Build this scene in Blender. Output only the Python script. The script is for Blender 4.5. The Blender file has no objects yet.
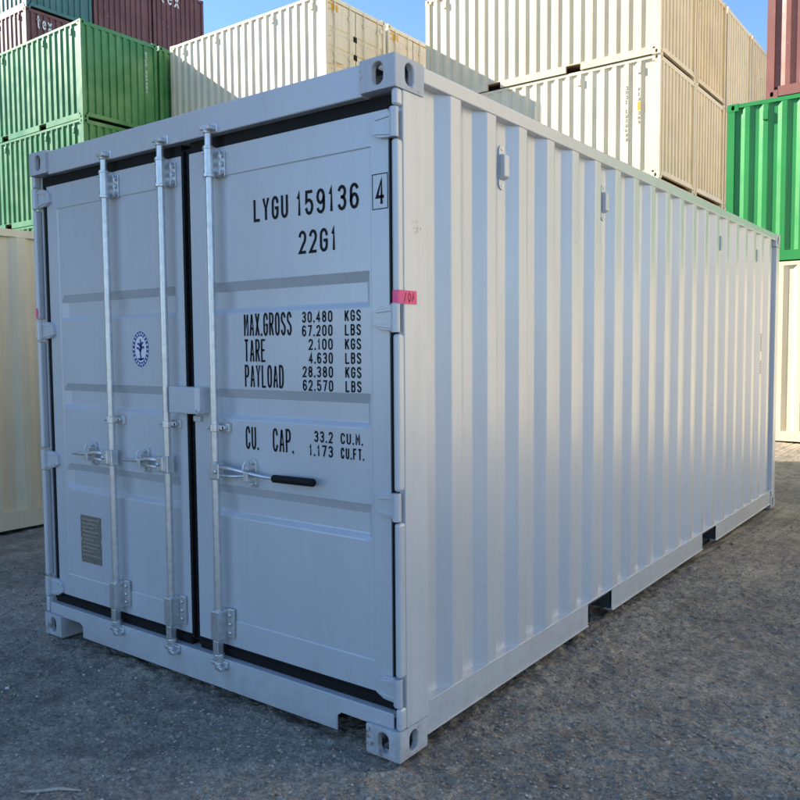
import bpy, math, random
import numpy as np
from mathutils import Matrix, Vector

random.seed(7)
rng = np.random.default_rng(11)
scene = bpy.context.scene
col = scene.collection
R = math.radians

# ------------------------------------------------------------------ camera
cd = bpy.data.cameras.new('camera')
cam = bpy.data.objects.new('camera', cd)
col.objects.link(cam)
cd.sensor_width = 36.0
cd.lens = 813.8168 / 800.0 * 36.0
cd.clip_start = 0.05
cd.clip_end = 3000
rx = Vector((0.80144, 0.59803, -0.00749))
ry = Vector((0.03152, -0.05474, -0.99800))
rz = Vector((-0.59724, 0.79960, -0.06272))
m = Matrix((rx, -ry, -rz)).transposed().to_4x4()
m.translation = Vector((1.76447, -2.34641, 1.54428))
cam.matrix_world = m
scene.camera = cam

# ------------------------------------------------------------------ light
SUN_TRAVEL = Vector((0.792, 0.335, -0.512)).normalized()      # direction the light travels
elev = math.asin(-SUN_TRAVEL.z)
world = bpy.data.worlds.new('World')
scene.world = world
world.use_nodes = True
wn = world.node_tree
bg = wn.nodes['Background']
sky = wn.nodes.new('ShaderNodeTexSky')
sky.sky_type = 'NISHITA'
sky.sun_disc = False
sky.sun_elevation = elev
sky.sun_rotation = math.atan2(-SUN_TRAVEL.x, -SUN_TRAVEL.y)
sky.air_density = 1.0
sky.dust_density = 0.0
sky.ozone_density = 5.5
wn.links.new(sky.outputs[0], bg.inputs[0])
bg.inputs[1].default_value = 0.12
sd = bpy.data.lights.new('sun', 'SUN')
sd.energy = 5.0
sd.angle = R(0.53)
sd.color = (1.0, 0.92, 0.79)
sun = bpy.data.objects.new('sun', sd)
col.objects.link(sun)
sun.rotation_euler = SUN_TRAVEL.to_track_quat('-Z', 'Y').to_euler()
sun.location = (-30, -10, 30)
scene.view_settings.view_transform = 'Standard'
scene.view_settings.look = 'None'
scene.view_settings.gamma = 1.0
scene.view_settings.exposure = 1.25

# ------------------------------------------------------------------ helpers
class MB:
    def __init__(s): s.v = []; s.f = []
    def add(s, vs, fs):
        b = len(s.v); s.v += [tuple(p) for p in vs]; s.f += [tuple(b + i for i in f) for f in fs]; return s
    def box(s, x0, x1, y0, y1, z0, z1):
        return s.add([(x0,y0,z0),(x1,y0,z0),(x1,y1,z0),(x0,y1,z0),(x0,y0,z1),(x1,y0,z1),(x1,y1,z1),(x0,y1,z1)],
                     [(3,2,1,0),(4,5,6,7),(0,1,5,4),(1,2,6,5),(2,3,7,6),(3,0,4,7)])
    def prism(s, poly, axis, a, b):
        """poly in the two other axes (ordered x,y,z without `axis`) extruded from a to b"""
        def P(p, t):
            q = list(p); q.insert(axis, t); return q
        n = len(poly)
        return s.add([P(p, a) for p in poly] + [P(p, b) for p in poly],
                     [tuple(range(n)), tuple(range(2*n-1, n-1, -1))] + [(i, n+i, n+(i+1) % n, (i+1) % n) for i in range(n)])
    def cyl(s, c, axis, r, a, b, n=14, r2=None):
        r2 = r if r2 is None else r2
        def P(t, rad, k):
            an = 2*math.pi*k/n; q = [c[0] + rad*math.cos(an), c[1] + rad*math.sin(an)]; q.insert(axis, t); return q
        return s.add([P(a, r, k) for k in range(n)] + [P(b, r2, k) for k in range(n)],
                     [tuple(range(n-1, -1, -1)), tuple(range(n, 2*n))] + [(i, (i+1) % n, n+(i+1) % n, n+i) for i in range(n)])
    def tube(s, pts, r, n=8):
        pts = [Vector(p) for p in pts]; rings = []
        for i, p in enumerate(pts):
            t = (pts[min(i+1, len(pts)-1)] - pts[max(i-1, 0)]).normalized()
            u = t.cross(Vector((0, 0, 1)));
            if u.length < 1e-3: u = t.cross(Vector((0, 1, 0)))
            u.normalize(); w = t.cross(u)
            rr = r[i] if isinstance(r, (list, tuple)) else r
            rings.append([p + rr*(math.cos(2*math.pi*k/n)*u + math.sin(2*math.pi*k/n)*w) for k in range(n)])
        vs = [q for g in rings for q in g]; fs = []
        for i in range(len(pts)-1):
            for k in range(n):
                fs.append((i*n+k, i*n+(k+1) % n, (i+1)*n+(k+1) % n, (i+1)*n+k))
        fs += [tuple(range(n-1, -1, -1)), tuple((len(pts)-1)*n + k for k in range(n))]
        return s.add(vs, fs)
    def mesh(s, name, mat, smooth=False, weld=False):
        me = bpy.data.meshes.new(name)
        me.from_pydata(s.v, [], s.f)
        if mat: me.materials.append(mat)
        import bmesh
        bm = bmesh.new(); bm.from_mesh(me)
        if weld: bmesh.ops.remove_doubles(bm, verts=bm.verts, dist=1e-5)
        bmesh.ops.recalc_face_normals(bm, faces=bm.faces)
        bm.to_mesh(me); bm.free()
        if smooth:
            me.polygons.foreach_set('use_smooth', [True]*len(me.polygons))
        me.update()
        return me
    def build(s, name, mat, parent=None, bevel=0, segs=2, smooth=False, weld=True, offset=None):
        return link(name, s.mesh(name, mat, smooth, weld), parent, bevel, segs, offset)

def link(name, me, parent=None, bevel=0, segs=2, offset=None):
    o = bpy.data.objects.new(name, me); col.objects.link(o)
    if parent:
        o.parent = parent
        if parent.type == 'EMPTY' and offset is None and parent.get('_world'):
            o.matrix_parent_inverse = Matrix.Translation(-Vector(parent.location))
    if offset is not None: o.location = offset
    if bevel:
        b = o.modifiers.new('bevel', 'BEVEL'); b.width = bevel; b.segments = segs
        b.limit_method = 'ANGLE'; b.angle_limit = R(40); b.harden_normals = False
    return o

def tag(o, label, cat, group=None, kind=None):
    if label: o['label'] = label
    if cat: o['category'] = cat
    if group: o['group'] = group
    if kind: o['kind'] = kind
    return o

def copy_tree(o, parent=None):
    c = o.copy(); col.objects.link(c); c.parent = parent
    for ch in list(o.children): copy_tree(ch, c)
    return c

# ------------------------------------------------------------------ materials
def newmat(name):
    mt = bpy.data.materials.new(name); mt.use_nodes = True
    nt = mt.node_tree; b = nt.nodes['Principled BSDF']
    return mt, nt, b
def N(nt, t, **kw):
    n = nt.nodes.new(t)
    for k, v in kw.items(): setattr(n, k, v)
    return n
def ramp(nt, src, stops):
    r = N(nt, 'ShaderNodeValToRGB'); e = r.color_ramp.elements
    while len(e) < len(stops): e.new(0.5)
    for i, (p, c) in enumerate(stops):
        e[i].position = p; e[i].color = c if len(c) == 4 else (*c, 1)
    nt.links.new(src, r.inputs[0]); return r
def mixc(nt, fac, a, b, mode='MIX'):
    mx = N(nt, 'ShaderNodeMix', data_type='RGBA', blend_type=mode)
    for s, v in ((0, fac), (6, a), (7, b)):
        if hasattr(v, 'links'): nt.links.new(v, mx.inputs[s])
        elif s == 0: mx.inputs[0].default_value = v
        else: mx.inputs[s].default_value = (*v, 1)
    return mx.outputs[2]

def paint(name, base, rough=0.42, wave=0.25, streak=0.10, chips=0.0, chip_col=(0.16, 0.07, 0.035), fade=None, fade_amt=0.0, coat=0.0, mottled=0.06, mud=0.0):
    mt, nt, b = newmat(name)
    tc = N(nt, 'ShaderNodeTexCoord'); oi = N(nt, 'ShaderNodeObjectInfo')
    off = N(nt, 'ShaderNodeVectorMath', operation='MULTIPLY_ADD')
    nt.links.new(oi.outputs['Random'], off.inputs[0]); off.inputs[1].default_value = (37, 23, 11)
    nt.links.new(tc.outputs['Object'], off.inputs[2])
    P = off.outputs[0]
    def noise(scale, detail=3, vec=None, rgh=0.5):
        n = N(nt, 'ShaderNodeTexNoise'); n.inputs['Scale'].default_value = scale
        n.inputs['Detail'].default_value = detail; n.inputs['Roughness'].default_value = rgh
        nt.links.new(vec or P, n.inputs['Vector']); return n.outputs[0]
    c = base
    dark = tuple(x*(1-mottled*2) for x in base); light = tuple(min(1, x*(1+mottled)) for x in base)
    r1 = ramp(nt, noise(1.3, 4), [(0.3, dark), (0.7, light)])
    cc = r1.outputs[0]
    if fade:
        r5 = ramp(nt, noise(0.9, 5, None, 0.65), [(0.38, (0, 0, 0)), (0.68, (1, 1, 1))])
        ml = N(nt, 'ShaderNodeMath', operation='MULTIPLY'); nt.links.new(r5.outputs[0], ml.inputs[0]); ml.inputs[1].default_value = fade_amt
        cc = mixc(nt, ml.outputs[0], cc, fade)
    mp = N(nt, 'ShaderNodeMapping'); mp.inputs['Scale'].default_value = (9, 9, 0.5); nt.links.new(P, mp.inputs[0])
    st = ramp(nt, noise(1.6, 5, mp.outputs[0], 0.6), [(0.46, (0, 0, 0)), (0.74, (1, 1, 1))])
    ml = N(nt, 'ShaderNodeMath', operation='MULTIPLY'); nt.links.new(st.outputs[0], ml.inputs[0]); ml.inputs[1].default_value = streak
    cc = mixc(nt, ml.outputs[0], cc, tuple(0.35*x + 0.03 for x in base))
    if chips > 0:
        ch = ramp(nt, noise(5.5, 8, None, 0.72), [(0.70 - 0.12*chips, (0, 0, 0)), (0.725 - 0.12*chips, (1, 1, 1))])
        cc = mixc(nt, ch.outputs[0], cc, chip_col)
    if mud > 0:      # splashed dust on the lowest hand's breadth
        sp = N(nt, 'ShaderNodeSeparateXYZ'); nt.links.new(tc.outputs['Object'], sp.inputs[0])
        hgt = ramp(nt, sp.outputs[2], [(0.0, (0.34,)*3), (0.16, (0.10,)*3), (0.45, (0, 0, 0))])
        ad = N(nt, 'ShaderNodeMath', operation='ADD'); nt.links.new(hgt.outputs[0], ad.inputs[0]); nt.links.new(noise(14, 8, None, 0.7), ad.inputs[1])
        mk = ramp(nt, ad.outputs[0], [(0.60, (0, 0, 0)), (0.86, (mud,)*3)])
        cc = mixc(nt, mk.outputs[0], cc, (0.24, 0.21, 0.18))
    nt.links.new(cc, b.inputs['Base Color'])
    rr = ramp(nt, noise(3.0, 4), [(0.25, (rough*0.82,)*3), (0.8, (min(1, rough*1.25),)*3)])
    nt.links.new(rr.outputs[0], b.inputs['Roughness'])
    b.inputs['Specular IOR Level'].default_value = 0.5
    if coat: b.inputs['Coat Weight'].default_value = coat; b.inputs['Coat Roughness'].default_value = 0.27; b.inputs['Coat IOR'].default_value = 1.7
    bm1 = N(nt, 'ShaderNodeBump'); bm1.inputs['Strength'].default_value = wave; bm1.inputs['Distance'].default_value = 0.012
    nt.links.new(noise(2.6, 1), bm1.inputs['Height'])
    bm2 = N(nt, 'ShaderNodeBump'); bm2.inputs['Strength'].default_value = 0.06; bm2.inputs['Distance'].default_value = 0.002
    nt.links.new(noise(160, 2), bm2.inputs['Height']); nt.links.new(bm1.outputs[0], bm2.inputs['Normal'])
    nt.links.new(bm2.outputs[0], b.inputs['Normal'])
    return mt

def simple(name, c, rough=0.5, metal=0.0, var=0.15, scale=30, bump=0.0, spec=None):
    mt, nt, b = newmat(name)
    if spec is not None: b.inputs['Specular IOR Level'].default_value = spec
    tc = N(nt, 'ShaderNodeTexCoord'); n = N(nt, 'ShaderNodeTexNoise'); n.inputs['Scale'].default_value = scale
    n.inputs['Detail'].default_value = 4
    nt.links.new(tc.outputs['Object'], n.inputs[0])
    r = ramp(nt, n.outputs[0], [(0.25, tuple(x*(1-var) for x in c)), (0.75, tuple(min(1, x*(1+var)) for x in c))])
    nt.links.new(r.outputs[0], b.inputs['Base Color'])
    b.inputs['Roughness'].default_value = rough; b.inputs['Metallic'].default_value = metal
    if bump:
        bp = N(nt, 'ShaderNodeBump'); bp.inputs['Strength'].default_value = bump; bp.inputs['Distance'].default_value = 0.003
        nt.links.new(n.outputs[0], bp.inputs['Height']); nt.links.new(bp.outputs[0], b.inputs['Normal'])
    return mt

M_hero = paint('light_grey_paint', (0.51, 0.54, 0.58), 0.38, wave=0.10, streak=0.10, chips=0.12, chip_col=(0.33, 0.32, 0.31), mottled=0.03, coat=1.0, mud=0.22)
M_post = paint('light_grey_paint_scuffed', (0.55, 0.575, 0.61), 0.35, wave=0.12, streak=0.18, coat=0.8, mud=0.3, chips=0.32, chip_col=(0.28, 0.27, 0.26), mottled=0.03)
M_cast = paint('casting_paint', (0.52, 0.545, 0.58), 0.5, wave=0.15, streak=0.25, mud=0.4, chips=1.05, chip_col=(0.22, 0.18, 0.15), mottled=0.08)
M_galv = simple('galvanised_steel', (0.64, 0.66, 0.68), 0.36, 0.8, 0.14, 35, 0.06)
M_rubber = simple('black_rubber', (0.008, 0.008, 0.009), 0.6, 0, 0.3, 30, spec=0.2)
M_print = simple('black_print', (0.010, 0.010, 0.012), 0.6, 0, 0.2, 20, spec=0.2)
M_plate = simple('etched_plate', (0.26, 0.24, 0.22), 0.45, 0.6, 0.35, 90)
M_dark = simple('dark_underside', (0.05, 0.05, 0.05), 0.8)
M_floor = simple('plywood_floor', (0.10, 0.065, 0.04), 0.8)
M_pink = simple('pink_tape', (1.0, 0.13, 0.27), 0.6, 0, 0.06, 30)
M_red = simple('red_ink', (0.55, 0.03, 0.06), 0.6)
M_blue = simple('emblem_blue', (0.03, 0.05, 0.25), 0.5)
M_white = simple('emblem_white', (0.78, 0.79, 0.80), 0.5, 0, 0.04)
M_yellow = simple('yellow_sticker', (0.75, 0.40, 0.03), 0.6, 0, 0.1)
M_wtext = simple('white_print', (0.75, 0.75, 0.72), 0.6, 0, 0.2, 8)
M_gtext = simple('grey_print', (0.25, 0.24, 0.20), 0.6, 0, 0.2, 8)

M_cream = paint('cream_paint', (0.80, 0.69, 0.47), 0.45, wave=0.2, streak=0.16, mottled=0.04)
M_cream2 = paint('cream_paint_pale', (0.82, 0.73, 0.53), 0.45, wave=0.2, streak=0.22, mottled=0.05)
M_cream3 = paint('cream_paint_worn', (0.77, 0.63, 0.40), 0.5, wave=0.2, streak=0.28, chips=0.45, mottled=0.06)
M_green = paint('green_paint', (0.05, 0.235, 0.06), 0.35, wave=0.10, streak=0.12, fade=(0.22, 0.40, 0.17), fade_amt=0.55, mottled=0.08)
M_green2 = paint('green_paint_bright', (0.025, 0.26, 0.055), 0.36, wave=0.2, streak=0.1, mottled=0.05)
M_brown = paint('brown_paint', (0.16, 0.055, 0.048), 0.5, wave=0.25, streak=0.25, chips=0.6, chip_col=(0.30, 0.22, 0.20), fade=(0.24, 0.10, 0.09), fade_amt=0.5, mottled=0.1)
M_brown2 = paint('brown_paint_pinkish', (0.27, 0.10, 0.075), 0.5, wave=0.25, streak=0.25, chips=0.5, chip_col=(0.30, 0.22, 0.20), fade=(0.34, 0.15, 0.12), fade_amt=0.5, mottled=0.1)
M_teal = paint('teal_paint', (0.06, 0.16, 0.15), 0.5, wave=0.25, streak=0.3, chips=0.5, chip_col=(0.22, 0.12, 0.08), fade=(0.12, 0.25, 0.22), fade_amt=0.6, mottled=0.1)

# ------------------------------------------------------------------ ground
def vnoise(x, y, scale, seed):
    g = np.random.default_rng(seed).random((257, 257))
    u = x*scale; v = y*scale
    i = np.floor(u).astype(int); j = np.floor(v).astype(int); fu = u-i; fv = v-j
    fu = fu*fu*(3-2*fu); fv = fv*fv*(3-2*fv)
    i0 = i % 256; j0 = j % 256; i1 = (i+1) % 256; j1 = (j+1) % 256
    return (g[i0, j0]*(1-fu)*(1-fv) + g[i1, j0]*fu*(1-fv) + g[i0, j1]*(1-fu)*fv + g[i1, j1]*fu*fv) - 0.5
def ground_z(x, y):
    z = 0.014*vnoise(x, y, 0.7, 1) + 0.012*vnoise(x, y, 2.3, 2) + 0.014*vnoise(x, y, 7, 3) + 0.014*vnoise(x, y, 17, 4) + 0.013*vnoise(x, y, 33, 5) + 0.011*vnoise(x+y*.6, y-x*.6, 55, 6)
    d = np.hypot(x, y); f = np.clip(1 - (d-60)/60, 0, 1)
    return -0.014 + z*f
def axis_pts(a, b, step, lo, hi, g=1.09):
    p = list(np.arange(a, b + step*0.5, step)); s = step; q = p[-1]
    while q < hi: s *= g; q += s; p.append(q)
    s = step; q = p[0]; r = []
    while q > lo: s *= g; q -= s; r.append(q)
    return np.array(r[::-1] + p)
gx = axis_pts(-3.0, 2.4, 0.011, -900, 900); gy = axis_pts(-1.3, 3.2, 0.011, -900, 900)
GX, GY = np.meshgrid(gx, gy, indexing='ij'); GZ = ground_z(GX, GY)
nx, ny = GX.shape
me = bpy.data.meshes.new('ground')
me.vertices.add(nx*ny); me.vertices.foreach_set('co', np.stack([GX, GY, GZ], -1).astype(np.float32).ravel())
ii, jj = np.meshgrid(np.arange(nx-1), np.arange(ny-1), indexing='ij')
a = (ii*ny+jj).ravel(); q = np.stack([a, a+ny, a+ny+1, a+1], 1).astype(np.int32)
me.loops.add(q.size); me.loops.foreach_set('vertex_index', q.ravel())
me.polygons.add(len(q)); me.polygons.foreach_set('loop_start', np.arange(0, q.size, 4, dtype=np.int32))
me.polygons.foreach_set('use_smooth', np.ones(len(q), bool))
me.update(calc_edges=True)
mg, nt, b = newmat('gravel_ground')
tc = N(nt, 'ShaderNodeTexCoord')
def gno(scale, detail, rgh=0.6):
    n = N(nt, 'ShaderNodeTexNoise'); n.inputs['Scale'].default_value = scale; n.inputs['Detail'].default_value = detail
    n.inputs['Roughness'].default_value = rgh; nt.links.new(tc.outputs['Object'], n.inputs[0]); return n.outputs[0]
big = ramp(nt, gno(0.8, 7, 0.62), [(0.33, (0.28, 0.245, 0.195)), (0.5, (0.44, 0.38, 0.295)), (0.68, (0.58, 0.495, 0.375))])
fine = ramp(nt, gno(75, 6, 0.75), [(0.34, (0.4, 0.4, 0.4)), (0.52, (0.95, 0.95, 0.95)), (0.68, (1.15, 1.15, 1.15))])
cc = mixc(nt, 0.85, big.outputs[0], fine.outputs[0], 'MULTIPLY')
mid = ramp(nt, gno(5.5, 6, 0.7), [(0.34, (0.62, 0.62, 0.63)), (0.55, (1.05, 1.05, 1.05)), (0.75, (1.2, 1.19, 1.17))])
cc = mixc(nt, 0.9, cc, mid.outputs[0], 'MULTIPLY')
vo = N(nt, 'ShaderNodeTexVoronoi'); vo.inputs['Scale'].default_value = 95; nt.links.new(tc.outputs['Object'], vo.inputs['Vector'])
vr = N(nt, 'ShaderNodeSeparateColor'); nt.links.new(vo.outputs['Color'], vr.inputs[0])
vv = ramp(nt, vr.outputs[0], [(0.0, (0.6, 0.6, 0.6)), (0.75, (1.0, 1.0, 1.0)), (0.95, (1, 1, 1)), (0.98, (1.35, 1.32, 1.28))])
cc = mixc(nt, 0.8, cc, vv.outputs[0], 'MULTIPLY')
nt.links.new(cc, b.inputs['Base Color']); b.inputs['Roughness'].default_value = 0.85
b.inputs['Specular IOR Level'].default_value = 0.3
bp1 = N(nt, 'ShaderNodeBump'); bp1.inputs['Strength'].default_value = 0.7; bp1.inputs['Distance'].default_value = 0.006
nt.links.new(gno(110, 5, 0.7), bp1.inputs['Height'])
bp2 = N(nt, 'ShaderNodeBump'); bp2.inputs['Strength'].default_value = 0.5; bp2.inputs['Distance'].default_value = 0.006; bp2.invert = True
nt.links.new(vo.outputs['Distance'], bp2.inputs['Height']); nt.links.new(bp1.outputs[0], bp2.inputs['Normal'])
bp3 = N(nt, 'ShaderNodeBump'); bp3.inputs['Strength'].default_value = 0.9; bp3.inputs['Distance'].default_value = 0.02
nt.links.new(gno(22, 6, 0.65), bp3.inputs['Height']); nt.links.new(bp2.outputs[0], bp3.inputs['Normal'])
nt.links.new(bp3.outputs[0], b.inputs['Normal'])
me.materials.append(mg)
ground = bpy.data.objects.new('ground', me); col.objects.link(ground)
tag(ground, 'dark compacted gravel ground of the container yard', 'ground', kind='structure')

# ------------------------------------------------------------------ corrugation
def corr_profile(s0, s1, start, period=0.278, depth=0.036, outer=0.072, slope=0.068, inner=0.070, fil=0.006):
    """list of (s, d): d = 0 outer flat, -depth inner flat; `start` = s of the beginning of an outer flat"""
    pts = [(s0, -depth)]
    k = math.floor((s0 - start)/period)
    while True:
        o0 = start + k*period; o1 = o0 + outer
        if o1 + slope > s1: break
        if o0 - slope >= s0:
            pts += [(o0-slope, -depth), (o0, 0), (o1, 0), (o1+slope, -depth)]
        k += 1
    pts.append((s1, -depth))
    out = [pts[0]]
    for i in range(1, len(pts)-1):
        p0, p, p1 = Vector(pts[i-1]), Vector(pts[i]), Vector(pts[i+1])
        if fil <= 0 or (p0-p).length < 2*fil or (p1-p).length < 2*fil: out.append(tuple(p)); continue
        A = p + (p0-p).normalized()*fil; B = p + (p1-p).normalized()*fil
        for t in (0, 0.5, 1): out.append(tuple(A*(1-t)**2 + p*2*t*(1-t) + B*t*t))
    out.append(pts[-1]); return out
def corr_panel(mb, prof, z0, z1, fn):
    n = len(prof); vs = []
    for z in (z0, z1):
        for s, d in prof: vs.append(fn(s, d, z))
    mb.add(vs, [(i, i+1, n+i+1, n+i) for i in range(n-1)])
    return mb

# ------------------------------------------------------------------ corner casting
def casting(mb, x0, x1, y0, y1, z0, z1, hx=1, hy=-1, hz=1, n=8, depth=0.026):
    """block with slotted holes in the face on side hx of x, hy of y and hz of z"""
    def face(ax, val, inward, u0, u1, v0, v1, hole):
        def P(u, v, t):
            q = [u, v]; q.insert(ax, t); return q
        if not hole: return mb.add([P(u0,v0,val), P(u1,v0,val), P(u1,v1,val), P(u0,v1,val)], [(0,1,2,3)])
        hw, hh = hole; cu, cv = (u0+u1)/2, (v0+v1)/2
        out = []
        for k in range(n): out.append((u0+(u1-u0)*k/n, v0))
        for k in range(n): out.append((u1, v0+(v1-v0)*k/n))
        for k in range(n): out.append((u1-(u1-u0)*k/n, v1))
        for k in range(n): out.append((u0, v1-(v1-v0)*k/n))
        T = 4*n; inn = []
        for (u, v) in out:
            an = math.atan2((v-cv)/(v1-v0), (u-cu)/(u1-u0)); c, s = math.cos(an), math.sin(an)
            r = min(hw, hh)
            pu = math.copysign(max(0, hw-r), c) + r*c if hw > r else r*c
            pv = math.copysign(max(0, hh-r), s) + r*s if hh > r else r*s
            inn.append((cu+pu, cv+pv))
        mb.add([P(u, v, val) for u, v in out] + [P(u, v, val) for u, v in inn] + [P(u, v, val+inward*depth) for u, v in inn],
               [(i, (i+1) % T, T+(i+1) % T, T+i) for i in range(T)] + [(T+i, T+(i+1) % T, 2*T+(i+1) % T, 2*T+i) for i in range(T)] )
    for sgn, val in ((-1, x0), (1, x1)): face(0, val, -sgn, y0, y1, z0, z1, (0.026, 0.040) if hx == sgn else None)
    for sgn, val in ((-1, y0), (1, y1)): face(1, val, -sgn, x0, x1, z0, z1, (0.026, 0.040) if hy == sgn else None)
    for sgn, val in ((-1, z0), (1, z1)): face(2, val, -sgn, x0, x1, y0, y1, (0.032, 0.062) if hz == sgn else None)
    return mb

# ------------------------------------------------------------------ stroke lettering
def arc(cx, cy, rx_, ry_, a0, a1, n=7):
    return [(cx+rx_*math.cos(R(a0+(a1-a0)*i/n)), cy+ry_*math.sin(R(a0+(a1-a0)*i/n))) for i in range(n+1)]
O = arc(.5,.74,.5,.26,0,180) + arc(.5,.26,.5,.26,180,360) + [(1,.74)]
GL = {
 'A': [[(0,0),(.5,1),(1,0)],[(.17,.32),(.83,.32)]], 'B': [[(0,0),(0,1),(.6,1)]+arc(.6,.77,.36,.23,90,-90,6)+[(0,.54)],[(.6,.54)]+arc(.6,.27,.4,.27,90,-90,6)+[(0,0)]],
 'C': [arc(.5,.74,.5,.26,0,180)+arc(.5,.26,.5,.26,180,360)], 'D': [[(0,0),(0,1),(.45,1)]+arc(.45,.7,.55,.3,90,0,5)+arc(.45,.3,.55,.3,0,-90,5)+[(0,0)]],
 'E': [[(1,1),(0,1),(0,0),(1,0)],[(0,.52),(.8,.52)]], 'F': [[(1,1),(0,1),(0,0)],[(0,.52),(.8,.52)]],
 'G': [arc(.5,.74,.5,.26,0,180)+arc(.5,.26,.5,.26,180,360)+[(1,.48),(.55,.48)]], 'K': [[(0,0),(0,1)],[(1,1),(.05,.42)],[(.3,.6),(1,0)]],
 'L': [[(0,1),(0,0),(1,0)]], 'M': [[(0,0),(0,1),(.5,.35),(1,1),(1,0)]], 'O': [O], 'P': [[(0,0),(0,1),(.55,1)]+arc(.55,.74,.45,.26,90,-90,7)+[(0,.48)]],
 'R': [[(0,0),(0,1),(.55,1)]+arc(.55,.75,.45,.25,90,-90,7)+[(0,.5)],[(.5,.5),(1,0)]],
 'S': [arc(.5,.76,.5,.24,10,180)+[(.06,.64),(.94,.38)]+arc(.5,.24,.5,.24,0,-170)], 'T': [[(0,1),(1,1)],[(.5,1),(.5,0)]],
 'U': [[(0,1)]+arc(.5,.26,.5,.26,180,360)+[(1,1)]], 'X': [[(0,0),(1,1)],[(0,1),(1,0)]], 'Y': [[(0,1),(.5,.48),(1,1)],[(.5,.48),(.5,0)]],
 '0': [O], '1': [[(.22,.78),(.55,1),(.55,0)]], '2': [arc(.5,.74,.5,.26,170,-10)+[(.9,.55),(0,0),(1,0)]],
 '3': [arc(.5,.76,.48,.24,160,-80)+[(.4,.53)],arc(.5,.27,.5,.27,80,-160)], '4': [[(.72,0),(.72,1),(0,.28),(1,.28)]],
 '5': [[(.95,1),(.08,1),(.05,.55),(.3,.62)]+arc(.5,.31,.5,.31,80,-165)], '6': [arc(.5,.76,.48,.24,20,180)+[(0,.3)]+arc(.5,.29,.5,.29,180,540,12)],
 '7': [[(0,1),(1,1),(.35,0)]], '8': [arc(.5,.76,.44,.24,-90,270,12),arc(.5,.27,.5,.27,90,450,12)], '9': [arc(.5,.71,.5,.29,0,360,12)+[(1,.7)]+arc(.5,.24,.5,.24,0,-160)],
 '.': 'dot', 't': [[(.4,1),(.4,.25)]+arc(.65,.2,.25,.2,180,290,4),[(.05,.7),(.85,.7)]], 'e': [[(.05,.38),(.95,.38)]+arc(.5,.36,.46,.34,5,320,10)], 'x': [[(0,0),(1,.7)],[(0,.7),(1,0)]],
}
def ribbon(mb, pts, hw, fn):
    pts = [Vector(p) for p in pts]; keep = [pts[0]]
    for p in pts[1:]:
        if (p-keep[-1]).length > 1e-4: keep.append(p)
    pts = keep; vs = []
    for i, p in enumerate(pts):
        d0 = (p-pts[i-1]).normalized() if i else (pts[1]-p).normalized()
        d1 = (pts[i+1]-p).normalized() if i < len(pts)-1 else d0
        n0 = Vector((-d0.y, d0.x)); n1 = Vector((-d1.y, d1.x)); nn = n0+n1
        if nn.length < 0.3: nn = n0
        nn.normalize(); k = hw/max(0.45, nn.dot(n0))
        e = Vector((0, 0))
        if i == 0: e = -d0*hw*0.5
        if i == len(pts)-1: e = d0*hw*0.5
        vs += [fn(*(p+nn*k+e)), fn(*(p-nn*k+e))]
    mb.add(vs, [(2*i, 2*i+1, 2*i+3, 2*i+2) for i in range(len(pts)-1)])
def write(name, text, x, z, h, w, fn, mat, parent, stroke=0.13, gap=0.40):
    """text box of total width w and cap height h, lower left at (x, z); fn maps (u, v) to 3-D"""
    units = [(0.3 if ch in '.' else 0.55 if ch == ' ' else 0.7 if ch == '1' else 1.0) for ch in text]
    tot = sum(units) + gap*(len(text)-1); un = w/tot
    hw = h*stroke/2; mb = MB(); cx = x
    for ch, u in zip(text, units):
        if ch != ' ':
            g = GL[ch]
            if g == 'dot':
                ribbon(mb, [(cx+un*u*0.45, z+hw*0.5), (cx+un*u*0.45, z+hw*1.9)], hw, fn)
            else:
                for pl in g: ribbon(mb, [(cx+hw+px*(u*un-2*hw), z+hw+py*(h-2*hw)) for px, py in pl], hw, fn)
        cx += un*(u+gap)
    return mb.build(name, mat, parent, weld=False)

# ================================================================== the grey container
LX, LY, LZ = 2.438, 6.058, 2.591
hero = bpy.data.objects.new('shipping_container', None); col.objects.link(hero)
hero.location = (-LX/2, LY/2, 0); hero['_world'] = 1
tag(hero, 'light grey shipping container with closed double doors and galvanised locking bars, alone in the foreground', 'container')

for zz, hz in ((0, -1), (LZ-0.118, 1)):
    for xx, hx in ((-0.162, 1), (-LX, -1)):
        for yy, hy in ((0, -1), (LY-0.178, 1)):
            casting(MB(), xx, xx+0.162, yy, yy+0.178, zz, zz+0.118, hx, hy, hz).build('corner_casting', M_cast, hero, 0.006, 3)

# posts: rear ones and the door posts with their hinge columns
HZ = [0.262, 0.962, 1.657, 2.353]     # hinge heights
zb, zt = 0.118, LZ-0.118
for s in (0, 1):
    def X(x): return x if s == 0 else -LX - x
    def xb(mb, xa, xc, *r): mb.box(min(X(xa), X(xc)), max(X(xa), X(xc)), *r)
    mb = MB(); xb(mb, -0.030, -0.003, 0.050, 0.196, zb, zt); mb.build('corner_post', M_post, hero, 0.004)
    z = zb
    for hzv in HZ + [None]:
        ze = hzv-0.058 if hzv else zt
        mb = MB(); xb(mb, -0.028, -0.001, 0.008, 0.0505, z, ze); mb.build('post_column', M_post, hero, 0.012, 4)
        if hzv: z = hzv+0.058
    mb = MB(); xb(mb, -0.10, -0.004, LY-0.12, LY-0.003, zb, zt); mb.build('corner_post', M_post, hero, 0.006)

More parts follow.
